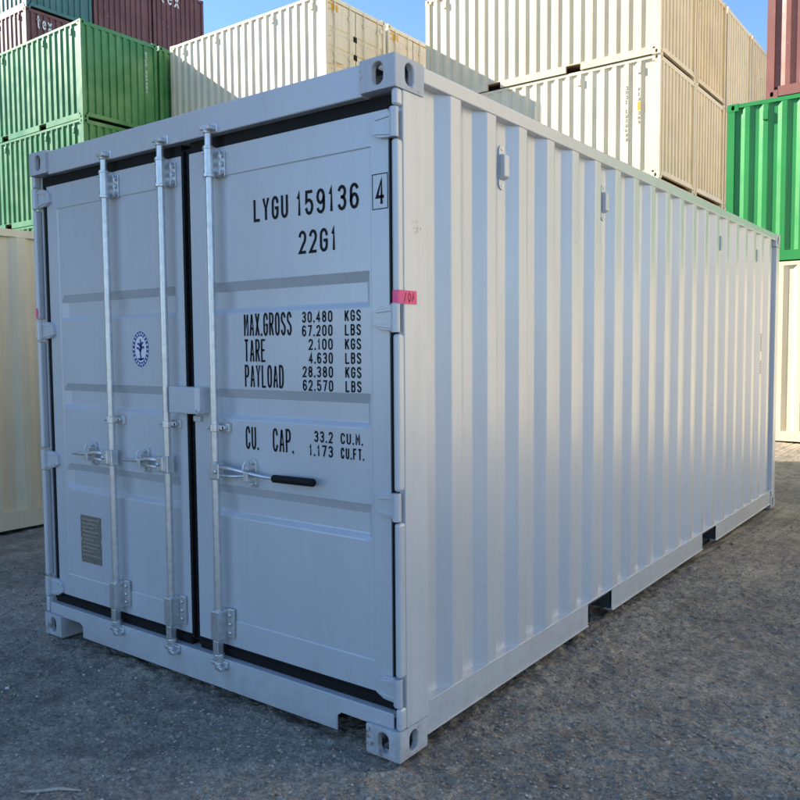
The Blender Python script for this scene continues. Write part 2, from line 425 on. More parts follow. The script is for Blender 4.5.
# header, sill, rails
mb = MB(); mb.box(-LX+0.162, -0.162, 0.012, 0.075, LZ-0.126, LZ-0.008); mb.build('door_header', M_hero, hero, 0.004)
mb = MB(); mb.box(-LX+0.06, -0.06, 0.0755, 0.16, LZ-0.125, LZ-0.112); mb.build('header_underside', M_hero, hero)
NT = 0.116
poly = [(-0.1625,0.118),(-0.1625,NT-0.004),(-0.30,NT-0.002),(-0.322,NT-0.02),(-0.322,0.038),(-LX+0.345,0.038),(-LX+0.345,NT-0.02),(-LX+0.32,NT-0.004),(-LX+0.1625,NT-0.004),(-LX+0.1625,0.119),(-LX+0.04,0.119),(-LX+0.04,0.176),(-0.04,0.176),(-0.04,0.1185)]
poly[0] = (-0.1625, 0.1185)
MB().prism(poly, 1, 0.014, 0.022).build('door_sill', M_hero, hero, 0.002)
mb = MB(); mb.box(-LX+0.04, -0.04, 0.0225, 0.13, 0.160, 0.176); mb.build('threshold', M_hero, hero)
for s in (0, 1):
    def X(x): return x if s == 0 else -LX - x
    def xb(mb, xa, xc, *r): mb.box(min(X(xa), X(xc)), max(X(xa), X(xc)), *r)
    mb = MB(); xb(mb, -0.060, -0.002, 0.1785, LY-0.1785, LZ-0.066, LZ-0.006); mb.build('top_rail', M_hero, hero, 0.006, 3)
    mb = MB()
    P1, P2, P3, P4 = 1.70, 2.03, 3.745, 4.095
    for (ya, yb_) in ((0.1785, P1), (P2, P3), (P4, LY-0.1785)):
        xb(mb, -0.010, -0.005, ya, yb_, 0.052, 0.168)
        xb(mb, -0.055, 0.001, ya, yb_, 0.044, 0.0518)
    xb(mb, -0.060, -0.001, 0.1965, LY-0.1205, 0.168, 0.176)
    mb.build('bottom_rail', M_hero, hero, 0.0015)
    # pressed side sheet
    prof = corr_profile(0.190, LY-0.118, 0.370)
    mb = MB(); corr_panel(mb, prof, 0.174, LZ-0.060, lambda a, d, z: (X(d-0.006), a, z))
    mb.build('side_panel', M_hero, hero)
mb = MB(); mb.box(-LX+0.06, -0.06, 0.10, LY-0.1, LZ-0.034, LZ-0.03)
k = 0.25
while k < LY-0.3:
    mb.box(-LX+0.14, -0.14, k, k+0.09, LZ-0.0299, LZ-0.012); k += 0.209
mb.build('roof', M_hero, hero)
mb = MB(); corr_panel(mb, corr_profile(-LX+0.1, -0.1, -LX+0.24, 0.25, 0.045, 0.11, 0.018, 0.104), 0.17, LZ-0.06, lambda a, d, z: (a, LY+d-0.012, z))
mb.build('end_panel', M_hero, hero)
for za, zc in ((0.02, 0.168), (LZ-0.07, LZ-0.008)):
    mb = MB(); mb.box(-LX+0.162, -0.162, LY-0.07, LY-0.008, za, zc); mb.build('end_rail', M_hero, hero, 0.004)
mb = MB(); mb.box(-LX+0.07, -0.07, 0.135, LY-0.08, 0.155, 0.172); mb.build('floor', M_floor, hero)
for i in range(13):
    y = 0.35 + i*0.44
    if 1.6 < y < 2.1 or 3.65 < y < 4.15: continue
    mb = MB(); mb.box(-LX+0.056, -0.056, y, y+0.045, 0.045, 0.1545); mb.build('cross_member', M_dark, hero)
for ya, yb_ in ((P1, P2), (P3, P4)):
    mb = MB(); mb.box(-LX+0.02, -0.02, ya-0.008, ya-0.001, 0.052, 0.1545); mb.box(-LX+0.02, -0.02, yb_+0.001, yb_+0.008, 0.052, 0.1545)
    mb.box(-LX+0.02, -0.02, ya, yb_, 0.146, 0.1545)
    mb.build('fork_pocket', M_dark, hero)

# doors
YF, YP = 0.045, 0.049       # door frame face, pressed panel face
RECZ = [(1.838, 1.702), (1.376, 1.243), (0.952, 0.812)]
DTOP, DBOT = 2.414, 0.230
def door_mesh(xl, xr, px0, px1):
    e, s, D = 0.005, 0.030, 0.028
    r0, r1 = px0+0.012, px1-0.012
    xs = sorted({xl, xr, px0, px0+e, px1-e, px1, r0, r0+s, r1-s, r1})
    PT, PB = 2.293, 0.345
    zs = {DTOP, DBOT, PT, PT-e, PB, PB+e}
    for a_, b_ in RECZ: zs |= {a_, a_-0.040, b_+0.020, b_}
    zs = sorted(zs)
    def dep(x, z):
        d = 0.0
        if px0+e-1e-6 <= x <= px1-e+1e-6 and PB+e-1e-6 <= z <= PT-e+1e-6: d = YP-YF
        if r0+s-1e-6 <= x <= r1-s+1e-6:
            for a_, b_ in RECZ:
                if b_+0.020-1e-6 <= z <= a_-0.040+1e-6: d = D
        return d
    vs = [(x, YF+dep(x, z), z) for z in zs for x in xs]; n = len(xs)
    mb = MB(); mb.add(vs, [(j*n+i, j*n+i+1, (j+1)*n+i+1, (j+1)*n+i) for j in range(len(zs)-1) for i in range(n-1)])
    # edges and back
    yb_ = YF+0.05
    for (xa, xc) in ((xl, xl), (xr, xr)):
        mb.add([(xa, YF, DBOT), (xa, yb_, DBOT), (xa, yb_, DTOP), (xa, YF, DTOP)], [(0, 1, 2, 3)])
    for z in (DBOT, DTOP): mb.add([(xl, YF, z), (xr, YF, z), (xr, yb_, z), (xl, yb_, z)], [(0, 1, 2, 3)])
    mb.add([(xl, yb_, DBOT), (xr, yb_, DBOT), (xr, yb_, DTOP), (xl, yb_, DTOP)], [(0, 1, 2, 3)])
    return mb
XR0, XR1 = -1.182, -0.0665
XL0, XL1 = -2.352, -1.238
right = door_mesh(XR0, XR1, -1.085, -0.150).build('door', M_hero, hero, 0.0035, 2)
right['label'] = 'right door carrying the black container number and weights'
left = door_mesh(XL0, XL1, -2.262, -1.292).build('door', M_hero, hero, 0.0035, 2)
left['label'] = 'left door carrying a round blue emblem and a data plate'

# rubber gaskets (each follows its door edge)
mb = MB(); mb.box(XL1-0.002, XR0+0.003, 0.056, 0.085, DBOT-0.03, DTOP+0.03); mb.box(XL1+0.004, XL1+0.02, 0.040, 0.056, DBOT-0.02, DTOP+0.02)
mb.build('centre_gasket', M_rubber, right, 0.003)
for dd, xa, xc in ((right, XR0+0.0035, XR1+0.030), (left, XL0-0.040, XL1-0.0025)):
    mb = MB(); mb.box(xa, xc, 0.050, 0.08, DTOP-0.004, LZ-0.1262); mb.build('top_gasket', M_rubber, dd)
    mb = MB(); mb.box(xa, xc, 0.046, 0.076, 0.1765, DBOT+0.004); mb.box(xa, xc, 0.040, 0.0459, 0.194, 0.216); mb.build('bottom_gasket', M_rubber, dd, 0.002)
mb = MB(); mb.box(XR1-0.004, XR1+0.035, 0.052, 0.075, DBOT, DTOP); mb.build('side_gasket', M_rubber, right)
mb = MB(); mb.box(XL0-0.040, XL0+0.004, 0.052, 0.075, DBOT, DTOP); mb.build('side_gasket', M_rubber, left)

# hinges
for dd, s in ((right, 0), (left, 1)):
    def X(x): return x if s == 0 else -LX - x
    for h in HZ:
        mb = MB(); mb.cyl((X(-0.019), 0.018), 2, 0.0165, h-0.053, h+0.053, 16)
        xa, xc = sorted((X(-0.034), X(-0.019))); mb.box(xa, xc, 0.006, 0.03, h-0.05, h+0.05)
        pl = [(X(-0.030), h-0.048), (X(-0.030), h+0.048), (X(-0.095), h+0.043), (X(-0.128), h+0.024), (X(-0.132), h-0.024), (X(-0.095), h-0.043)]
        mb.prism(pl, 1, 0.025, 0.0455)
        for zz in (-0.034, 0.034):
            pl = [(X(-0.030), h+zz-0.008), (X(-0.030), h+zz+0.008), (X(-0.112), h+zz*0.72+0.005), (X(-0.112), h+zz*0.72-0.005)]
            mb.prism(pl, 1, 0.021, 0.0252)
        mb.build('hinge', M_hero, dd, 0.003, 2)

# locking bars
def rods(dd, x, hdir, grip):
    yr = 0.004
    mb = MB(); mb.cyl((x, yr), 2, 0.0165, 0.165, 2.470, 20); mb.build('locking_bar', M_galv, dd, 0, smooth=False)
    # top bearing bracket
    mb = MB(); mb.cyl((x, yr), 2, 0.0235, 2.295, 2.415, 16); mb.cyl((x, yr), 2, 0.027, 2.283, 2.296, 16); mb.cyl((x, yr), 2, 0.026, 2.40, 2.409, 16)
    mb.box(x-0.022, x+0.022, yr+0.004, YF-0.0005, 2.29, 2.41); mb.box(x+0.022, x+0.062, 0.036, YF-0.0006, 2.285, 2.392)
    for zz in (2.303, 2.339, 2.375): mb.cyl((x+0.047, zz), 1, 0.011, 0.024, 0.0361, 10)
    mb.tube([(x+0.030, 0.03, 2.288), (x+0.052, 0.020, 2.292), (x+0.060, 0.018, 2.31), (x+0.060, 0.018, 2.37), (x+0.052, 0.020, 2.386), (x+0.030, 0.03, 2.390)], 0.005, 8)
    for zz in (2.312, 2.385): mb.cyl((x-0.010, zz), 1, 0.005, yr-0.027, yr-0.015, 8)
    mb.build('bearing_bracket', M_galv, dd, 0.002)
    # cams in their keepers, top and bottom
    for zc, up in ((2.488, 1), (0.150, -1)):
        mb = MB(); mb.cyl((x, yr), 2, 0.022, zc-0.022, zc+0.010, 14)
        mb.box(x-0.040, x+0.022, yr-0.016, yr+0.006, zc-0.004, zc+0.014); mb.box(x+0.010, x+0.046, yr-0.030, yr-0.008, zc-0.014, zc+0.004)
        mb.cyl((x+0.034, zc-0.004), 1, 0.012, yr-0.036, yr+0.005, 10); mb.box(x-0.030, x+0.050, 0.0065, 0.0135, zc-0.022, zc+0.018)
        mb.build('cam_keeper', M_galv, dd, 0.003)
    # lower bracket
    mb = MB(); mb.box(x-0.026, x+0.024, -0.020, YF-0.001, 0.262, 0.395); mb.box(x+0.0241, x+0.066, 0.030, YF-0.001, 0.268, 0.402)
    for zz in (0.295, 0.335, 0.375): mb.cyl((x+0.047, zz), 1, 0.009, 0.020, 0.0301, 10)
    mb.box(x-0.018, x+0.016, -0.018, 0.016, 0.20, 0.2619); mb.cyl((x, yr), 2, 0.024, 0.178, 0.20, 12)
    mb.build('bearing_bracket', M_galv, dd, 0.004)
    # mid clamp
    mb = MB(); mb.cyl((x, yr), 2, 0.0225, 1.190, 1.222, 16); mb.box(x-0.02, x+0.06, 0.032, YF+0.0032, 1.188, 1.226)
    mb.box(x+0.0, x+0.05, 0.012, 0.034, 1.198, 1.218); mb.cyl((x+0.046, 1.207), 1, 0.010, 0.012, 0.033, 10); mb.cyl((x-0.02, 1.207), 1, 0.006, -0.024, -0.01, 8)
    mb.build('bar_clamp', M_galv, dd, 0.002)
    # handle: hub, lever, retainer
    s = hdir; zc = 1.020
    mb = MB(); xa, xc = sorted((x+s*0.004, x+s*0.052)); mb.box(x-0.021, x+0.021, yr-0.020, yr+0.020, zc-0.040, zc+0.040); mb.box(xa, xc, yr-0.030, yr+0.004, zc-0.034, zc+0.034)
    mb.cyl((x+s*0.034, zc), 1, 0.010, yr-0.040, yr-0.029, 10)
    mb.build('handle_hub', M_galv, dd, 0.004)
    L1 = 0.35
    mb = MB(); mb.tube([(x+s*0.03, yr-0.016, zc+0.018), (x+s*0.12, yr-0.014, zc+0.016), (x+s*0.2, yr-0.004, zc+0.005), (x+s*0.28, yr+0.004, zc-0.004), (x+s*(L1+0.01), yr+0.006, zc-0.006)], [0.011, 0.010, 0.009, 0.0075, 0.006], 8)
    mb.tube([(x+s*0.03, yr-0.014, zc-0.018), (x+s*0.12, yr-0.012, zc-0.016), (x+s*0.2, yr-0.003, zc-0.008)], [0.009, 0.007, 0.006], 8)
    h = mb.build('handle', M_galv, dd, smooth=True)
    if grip:
        mb = MB(); mb.tube([(x+s*L1, yr+0.004, zc-0.006), (x+s*(L1+0.006), yr+0.004, zc-0.006), (x+s*(L1+0.222), yr+0.008, zc-0.004), (x+s*(L1+0.228), yr+0.008, zc-0.004)], [0.011, 0.0165, 0.0165, 0.012], 14)
        mb.build('rubber_grip', M_rubber, dd, smooth=False)
    xc = x+s*0.205
    mb = MB(); mb.prism([(xc-0.019+0.0*k_, 0) for k_ in ()] or [(xc+0.019*math.cos(t), zc+(0.042 if math.sin(t) >= 0 else -0.042)+0.019*math.sin(t)) for t in [2*math.pi*i/20 for i in range(20)]], 1, 0.033, YP+0.0005)
    mb.box(xc-0.013, xc+0.013, -0.004, 0.033, zc-0.030, zc-0.016); mb.box(xc-0.013, xc+0.013, -0.012, -0.0035, zc-0.030, zc+0.012)
    mb.box(xc-0.011, xc+0.011, -0.006, 0.033, zc+0.018, zc+0.032); mb.cyl((xc, zc+0.045), 1, 0.009, 0.018, 0.0335, 10); mb.cyl((xc, zc-0.045), 1, 0.009, 0.018, 0.0335, 10)
    mb.tube([(xc-0.012, 0.006, zc+0.052), (xc-0.02, -0.004, zc+0.035), (xc-0.016, -0.010, zc+0.012), (xc+0.004, -0.010, zc+0.002)], 0.0045, 6)
    mb.build('handle_retainer', M_galv, dd, 0.002)
rods(right, -1.003, 1, True)
rods(left, -1.333, -1, False)
rods(left, -1.768, -1, False)

# lock box over the joint
mb = MB()
pl = [(-1.285, 0.044), (-1.285, -0.020), (-1.105, -0.020), (-1.082, -0.010), (-1.078, 0.012), (-1.078, 0.044)]
mb.prism(pl, 2, 1.262, 1.382); mb.build('lock_box', M_hero, right, 0.006, 3)
mb = MB(); mb.tube([(-1.100, -0.021, 1.282), (-1.094, -0.026, 1.270), (-1.084, -0.024, 1.268), (-1.078, -0.012, 1.280), (-1.080, -0.010, 1.298)], 0.0045, 8)
mb.build('lock_hasp', M_hero, right, 0.001)
mb = MB(); mb.box(-1.178, -1.13, 0.03, YF-0.001, 1.225, 1.25); mb.build('lock_bracket', M_hero, right, 0.002)
# data plate
pl = [(-2.135, 0.435), (-2.135, 0.55), (-2.128, 0.553), (-2.128, 0.563), (-2.135, 0.566), (-2.135, 0.685), (-1.952, 0.685), (-1.952, 0.566), (-1.959, 0.563), (-1.959, 0.553), (-1.952, 0.55), (-1.952, 0.435)]
MB().prism(pl, 1, 0.0468, 0.0486).build('data_plate', M_plate, left)
mb = MB()
for i in range(10):
    z = 0.665 - i*0.021; mb.box(-2.120, -1.968 - 0.05*((i*7) % 3)/2, 0.0464, 0.0467, z-0.0035, z+0.0035)
for x in (-2.125, -1.962):
    for z in (0.445, 0.675): mb.cyl((x, z), 1, 0.005, 0.044, 0.0467, 8)
mb.build('plate_lettering', simple('plate_print', (0.34, 0.32, 0.30), 0.5, 0.3), left)
# round emblem
def ring(mb, cx, cz, a0, b0, a1, b1, y, n=40):
    mb.add([(cx+a0*math.cos(2*math.pi*i/n), y, cz+b0*math.sin(2*math.pi*i/n)) for i in range(n)] + [(cx+a1*math.cos(2*math.pi*i/n), y, cz+b1*math.sin(2*math.pi*i/n)) for i in range(n)],
           [(i, (i+1) % n, n+(i+1) % n, n+i) for i in range(n)])
ex, ez = -1.578, 1.552
mb = MB(); mb.add([(ex+0.066*math.cos(2*math.pi*i/40), 0.0487, ez+0.088*math.sin(2*math.pi*i/40)) for i in range(40)], [tuple(range(40))])
em = mb.build('emblem', M_white, left)
mb = MB(); ring(mb, ex, ez, 0.064, 0.086, 0.045, 0.063, 0.0484); mb.build('emblem_ring', M_blue, left, weld=False)
mb = MB()
for i in range(22):
    t = 2*math.pi*i/22; px, pz = ex+0.0545*math.cos(t), ez+0.0745*math.sin(t)
    u = Vector((math.cos(t), math.sin(t))); w = Vector((-u.y, u.x)); q = [Vector((px, pz))+u*a_*0.006+w*b_*(0.0032+0.0015*(i % 2)) for a_, b_ in ((-1,-1),(1,-1),(1,1),(-1,1))]
    mb.add([(p.x, 0.0481, p.y) for p in q], [(0, 1, 2, 3)])
mb.build('emblem_lettering', M_white, left, weld=False)
mb = MB(); fe = lambda u, v: (ex+u, 0.0482, ez+v)
for pl in ([(0.002, -0.050), (-0.002, -0.02), (0.002, 0.015)], [(-0.020, -0.046), (0, -0.050), (0.022, -0.045)], [(0, -0.012), (-0.016, 0.004), (-0.028, 0.006)], [(0, -0.004), (0.014, 0.010), (0.026, 0.008)], [(0.002, 0.008), (-0.010, 0.024), (-0.022, 0.026)], [(0.002, 0.012), (0.012, 0.030), (0.02, 0.030)], [(0.002, 0.012), (0.0, 0.046)]):
    ribbon(mb, pl, 0.0052, fe)
mb.build('emblem_figure', M_blue, left, weld=False)

# lettering on the right door
fd = lambda u, v: (u, 0.0478, v)
def L(text, x, z, h, w, stroke=0.13, gap=0.36): write('lettering', text, x, z, h, w, fd, M_print, right, stroke, gap)
L('LYGU', -0.780, 2.076, 0.095, 0.200); L('159136', -0.535, 2.074, 0.097, 0.325)
write('lettering', '4', -0.127, 2.074, 0.096, 0.042, lambda u, v: (u, 0.0442, v), M_print, right, 0.12)
L('22G1', -0.524, 1.925, 0.092, 0.200)
mb = MB()
for a_, b_, c_, d_ in ((-0.143, -0.1395, 2.058, 2.188), (-0.0725, -0.069, 2.058, 2.188), (-0.1395, -0.0725, 2.058, 2.0615), (-0.1395, -0.0725, 2.1845, 2.188)):
    mb.add([(a_, 0.0442, c_), (b_, 0.0442, c_), (b_, 0.0442, d_), (a_, 0.0442, d_)], [(0, 1, 2, 3)])
mb.build('check_digit_frame', M_print, right, weld=False)
L('MAX.GROSS', -0.852, 1.602, 0.097, 0.282, 0.096, 0.26); L('TARE', -0.852, 1.493, 0.097, 0.128, 0.096, 0.26); L('PAYLOAD', -0.852, 1.385, 0.097, 0.232, 0.096, 0.26)
for i, (t, x) in enumerate((('30.480', -0.513), ('67.200', -0.513), ('2.100', -0.478), ('4.630', -0.478), ('28.380', -0.513), ('62.570', -0.513))):
    z = 1.651 - i*0.0545
    L(t, x, z, 0.045, -0.350-x, 0.155); L('KGS' if i % 2 == 0 else 'LBS', -0.287, z, 0.044, 0.080, 0.155)
L('CU.', -0.854, 1.119, 0.100, 0.080, 0.096, 0.26); L('CAP.', -0.690, 1.119, 0.100, 0.122, 0.096, 0.26)
L('33.2', -0.455, 1.174, 0.046, 0.100, 0.155); L('1.173', -0.484, 1.117, 0.047, 0.129, 0.155)
L('CU.M.', -0.315, 1.175, 0.044, 0.113, 0.155); L('CU.FT.', -0.315, 1.117, 0.045, 0.118, 0.155)

# pink tape wrapped round the right post, a scrap on the left post
mb = MB()
tp = [(-0.0290, 0.020), (-0.026, 0.0095), (-0.020, 0.0068), (-0.010, 0.0068), (-0.003, 0.010), (0.0008, 0.018), (0.0008, 0.124)]
n = len(tp); mb.add([(x, y, 1.708) for x, y in tp] + [(x, y, 1.757) for x, y in tp], [(i, i+1, n+i+1, n+i) for i in range(n-1)])
mb.build('pink_tape', M_pink, hero, smooth=True)
fs = lambda u, v: (0.0018, u, v)
mb = MB()
tw = ([(0.045, 1.716), (0.056, 1.748)], [(0.076, 1.716), (0.068, 1.732), (0.076, 1.749), (0.085, 1.740), (0.082, 1.720), (0.074, 1.716)], [(0.094, 1.718), (0.101, 1.749), (0.106, 1.728), (0.099, 1.732)])
for pl in tw: ribbon(mb, pl, 0.0026, fs)
mb.build('tape_writing', M_red, hero, weld=False)
mb = MB(); mb.box(-LX+0.006, -LX+0.024, 0.0055, 0.0078, 1.725, 1.775); mb.build('pink_tape', M_pink, hero)

# vents on the side wall
for k in (1, 5, 13, 17):
    yc = 0.545 + k*0.278; xo = -0.042
    mb = MB()
    out = [(yc+0.026*math.cos(t), 2.300+(0.070 if math.sin(t) >= 0 else -0.070)+0.026*math.sin(t)) for t in [2*math.pi*i/24 for i in range(24)]]
    mb.prism(out, 0, xo+0.0005, xo+0.006)
    v = mb.build('vent', M_hero, hero, 0.002); v.location.z = 0.032
    mb = MB(); pl = [(xo+0.006, 2.244), (xo+0.028, 2.256), (xo+0.031, 2.264), (xo+0.031, 2.342), (xo+0.026, 2.354), (xo+0.006, 2.354)]
    mb.prism(pl, 1, yc-0.022, yc+0.022); mb.build('vent_hood', M_hero, v, 0.004)
    for zz in (2.222, 2.378): mb = MB(); mb.cyl((yc, zz), 0, 0.005, xo+0.006, xo+0.009, 8); mb.build('screw', M_galv, v)
# small decals near the far end of the side wall
for z0, z1, n in ((1.50, 1.66, 8), (1.30, 1.42, 6)):
    mb = MB()
    for i in range(n):
        z = z0 + (z1-z0)*i/n; mb.box(-0.0052, -0.0048, 5.385, 5.43, z, z+(z1-z0)/n*0.55)
    mb.build('side_lettering', M_gtext, hero)

# ================================================================== stacked containers
def make_container(kind, mats, H=2.591, Ln=6.058):
    """long axis along local x, base centre at the origin; +x end is doors or a blank pressed end"""
    W = 2.438; hx, hy = Ln/2, W/2
    t = bpy.data.objects.new('shipping_container', None); col.objects.link(t)
    P = mats
    cm = casting(MB(), -0.178, 0, -0.162, 0, 0, 0.118, 1, 1, 1, n=3, depth=0.05)
    # generic block, holes on its +x and +y sides; mirrored by per-corner meshes
    for sx in (-1, 1):
        for sy in (-1, 1):
            for zc in (0, H-0.118):
                mb = MB(); x0, x1 = sorted((sx*hx, sx*(hx-0.178))); y0, y1 = sorted((sy*hy, sy*(hy-0.162)))
                casting(mb, x0, x1, y0, y1, zc, zc+0.118, sx, sy, 0, n=3, depth=0.04).build('corner_casting', P, t, offset=(0, 0, 0))
            mb = MB(); x0, x1 = sorted((sx*(hx-0.004), sx*(hx-0.12))); y0, y1 = sorted((sy*(hy-0.004), sy*(hy-0.10)))
            mb.box(x0, x1, y0, y1, 0.118, H-0.118); mb.build('corner_post', P, t, offset=(0, 0, 0))
    for sy in (-1, 1):
        mb = MB(); y0, y1 = sorted((sy*(hy-0.003), sy*(hy-0.06))); mb.box(-hx+0.178, hx-0.178, y0, y1, H-0.07, H-0.008); mb.build('top_rail', P, t, offset=(0, 0, 0))
        mb = MB(); c = 1.03
        for a_, b_ in ((-hx+0.178, -c-0.18), (-c+0.18, c-0.18), (c+0.18, hx-0.178)): mb.box(a_, b_, y0, y1, 0.016, 0.16)
        mb.box(-hx+0.178, hx-0.178, y0, y1, 0.1601, 0.172); mb.build('bottom_rail', P, t, offset=(0, 0, 0))
        prof = corr_profile(-hx+0.1, hx-0.1, -hx+0.28, fil=0)
        mb = MB(); corr_panel(mb, prof, 0.17, H-0.065, lambda a, d, z: (a, sy*(hy+d-0.006), z)); mb.build('side_panel', P, t, offset=(0, 0, 0))
        for k in (0.1, 0.32, 0.68, 0.9):
            kk = round(((-hx+2*hx*k) - (-hx+0.28))/0.278); xv = -hx+0.28 + kk*0.278 + 0.036
            mb = MB(); y0, y1 = sorted((sy*(hy-0.006), sy*(hy+0.016))); mb.box(xv-0.045, xv+0.045, y0, y1, H-0.33, H-0.17); mb.build('vent', P, t, 0.01, 2, offset=(0, 0, 0))
    for sx in (-1, 1):
        isdoor = kind == 'door' and sx == 1
        x0, x1 = sorted((sx*(hx-0.006), sx*(hx-0.07)))
        mb = MB(); mb.box(x0, x1, -hy+0.162, hy-0.162, H-0.12, H-0.02); mb.build('header' if isdoor else 'end_rail', P, t, offset=(0, 0, 0))
        mb = MB(); mb.box(x0, x1, -hy+0.162, hy-0.162, 0.075, 0.18); mb.build('sill' if isdoor else 'end_rail', P, t, offset=(0, 0, 0))
        if not isdoor:
            prof = corr_profile(-hy+0.09, hy-0.09, -hy+0.20, 0.2264, 0.045, 0.104, 0.018, 0.0864, fil=0)
            mb = MB(); corr_panel(mb, prof, 0.17, H-0.1, lambda a, d, z: (sx*(hx+d-0.012), a, z)); mb.build('end_panel', P, t, offset=(0, 0, 0))
        else:
            for (ya, yb_) in ((-hy+0.06, -0.012), (0.012, hy-0.06)):
                mb = MB(); xs = hx-0.045
                zs = [0.19, 0.30, 0.305, 0.80, 0.84, 0.93, 0.96, 1.24, 1.28, 1.37, 1.40, 1.70, 1.74, 1.83, 1.86, 2.27, 2.275, H-0.13]
                dp = [0, 0, .006, .006, .03, .03, .006, .006, .03, .03, .006, .006, .03, .03, .006, .006, 0, 0]
                mb.add([(xs-d, y, z) for z, d in zip(zs, dp) for y in (ya, yb_)], [(2*i, 2*i+1, 2*i+3, 2*i+2) for i in range(len(zs)-1)])
                dr = mb.build('door', P, t, offset=(0, 0, 0))
                for y in (ya+0.30, yb_-0.26):
                    mb = MB(); mb.cyl((xs+0.035, y), 2, 0.019, 0.13, H-0.07, 8); mb.build('locking_bar', P, dr)
                    for z in (0.12, 0.33, 1.2, 2.2, H-0.09): mb = MB(); mb.box(xs+0.001, xs+0.052, y-0.04, y+0.04, z-0.04, z+0.04); mb.build('bar_bracket', P, dr)
                    mb = MB(); mb.box(xs+0.03, xs+0.06, y-0.05, y+0.3, 0.99, 1.03); mb.build('handle', P, dr)
                for z in (0.3, 0.97, 1.64, 2.3):
                    ye = ya if ya < -0.5 else yb_; mb = MB(); mb.box(xs+0.001, xs+0.03, min(ye, ye-math.copysign(0.16, ye)), max(ye, ye-math.copysign(0.16, ye)), z-0.05, z+0.05); mb.build('hinge', P, dr)
            mb = MB(); mb.box(hx-0.075, hx-0.055, -0.06, 0.06, 0.19, H-0.13); mb.build('gasket', M_rubber, t, offset=(0, 0, 0))
    mb = MB(); mb.box(-hx+0.06, hx-0.06, -hy+0.05, hy-0.05, H-0.034, H-0.03)
    k = -hx+0.2
    while k < hx-0.25: mb.box(k, k+0.09, -hy+0.15, hy-0.15, H-0.0299, H-0.012); k += 0.209
    mb.build('roof', P, t, offset=(0, 0, 0))
    mb = MB(); mb.box(-hx+0.07, hx-0.07, -hy+0.06, hy-0.06, 0.13, 0.165); mb.build('floor', M_floor, t, offset=(0, 0, 0))
    return t

proto = {}
def place(kind, mat, x1, y0, z0, label, group=None, H=2.591, Ln=6.058, rot=0, x0=None, jx=0.012, jy=0.02):
    """+x end plane at x1, -y side plane at y0 (rot = 0); for rot = 90 deg the long axis runs along y"""
    key = (kind, mat.name, H, Ln)
    if key not in proto: proto[key] = make_container(kind, mat, H, Ln); o = proto[key]
    else: o = copy_tree(proto[key])
    if rot == 0: o.location = (x1-Ln/2+random.uniform(-jx, jx), y0+1.219+random.uniform(-jy, jy), z0)
    else: o.location = (x1-1.219, y0+Ln/2, z0); o.rotation_euler.z = R(rot)
    tag(o, label, 'container', group); return o
HH = 2.591
ORD = ['bottom', 'second lowest', 'third', 'top', 'fifth', 'sixth']
# green stack on the left (x end -18.24)
for c in range(2):
    for l in range(4):
        if c == 0: lab = ['bottom', 'second from the ground', 'lower of the two visible', 'topmost'][l] + ' green container of the near left stack, bright corrugated long side'
        else: lab = ['bottom', 'second from the ground', 'lower', 'topmost'][l] + ' green container tucked behind the sunlit left green stack'
        g = place('blank', M_green, -18.24, 10.39 + c*2.52, l*HH, lab, 'green containers stacked on the left')
        if c == 0 and l == 3: gtop = g
# brown and teal stack behind it
for c in range(3):
    for l in range(6):
        mt = M_teal if (c == 0 and l == 5) else M_brown
        if c == 0 and l == 5: lab = 'teal container on top at the upper left corner, above a brown one'
        elif c == 0 and l == 4: lab = 'brown container lettered in white directly under the teal container'
        elif l == 5: lab = ['', 'brown container next to the teal one, top of the far stack', 'brown container with white lettering beside the sky, top of the far stack'][c]
        else: lab = 'brown container hidden low in the far left stack, column %s, %s' % (['nearest', 'middle', 'farthest'][c], ORD[l])
        o = place('blank', mt, -24.64, 12.49 + c*2.53, l*HH, lab, 'brown containers stacked far left')
        if c == 0 and l == 4: tex1 = o
        if c == 2 and l == 5: tex2 = o
# cream stack with doors (middle)
mtop = {}
for c in range(2):
    for l in range(4):
        lab = ('topmost' if l == 3 else ORD[l]) + (' cream container with sunlit side and doors facing right, in the middle stack' if c == 0 else ' cream container with doors, behind the first of the middle cream stack')
        mtop[c, l] = place('door', M_cream2 if l == 3 else M_cream, -12.03, 13.15 + c*2.52, l*HH, lab, 'cream containers in the middle stack')
# big cream stack (right of centre)
for c in range(4):
    for l in range(4):
        if c == 0: lab = ['bottom', 'second', 'yellow-stickered', 'topmost'][l] + ' cream container at the front of the tall right-hand cream stack'
        else: lab = ORD[l] + ' cream container in the %s row of the tall right-hand cream stack' % ['', 'second', 'third', 'last'][c]
        o = place('blank', M_cream if (c+l) % 2 else M_cream3 if c else M_cream2, -4.35, 15.15 + c*2.53, l*HH, lab, 'cream containers in the tall right stack')
        if c == 0 and l == 2: bst = o
# right stack
place('blank', M_cream, 4.0, 11.8, 0, 'sunlit cream container on the ground at the right edge, under the green one', H=2.896, jx=0, jy=0)
place('blank', M_green2, 4.0, 11.8, 2.896, 'bright green container at the right edge, between cream and brown ones', jx=0, jy=0)
place('blank', M_brown2, 4.58, 11.83, 5.487, 'pinkish brown container topmost at the right edge', jx=0, jy=0)
# low cream container beside the grey one
place('blank', M_cream, -5.05, -1.73, 0, 'shaded cream container on the ground left of the grey container', rot=90)
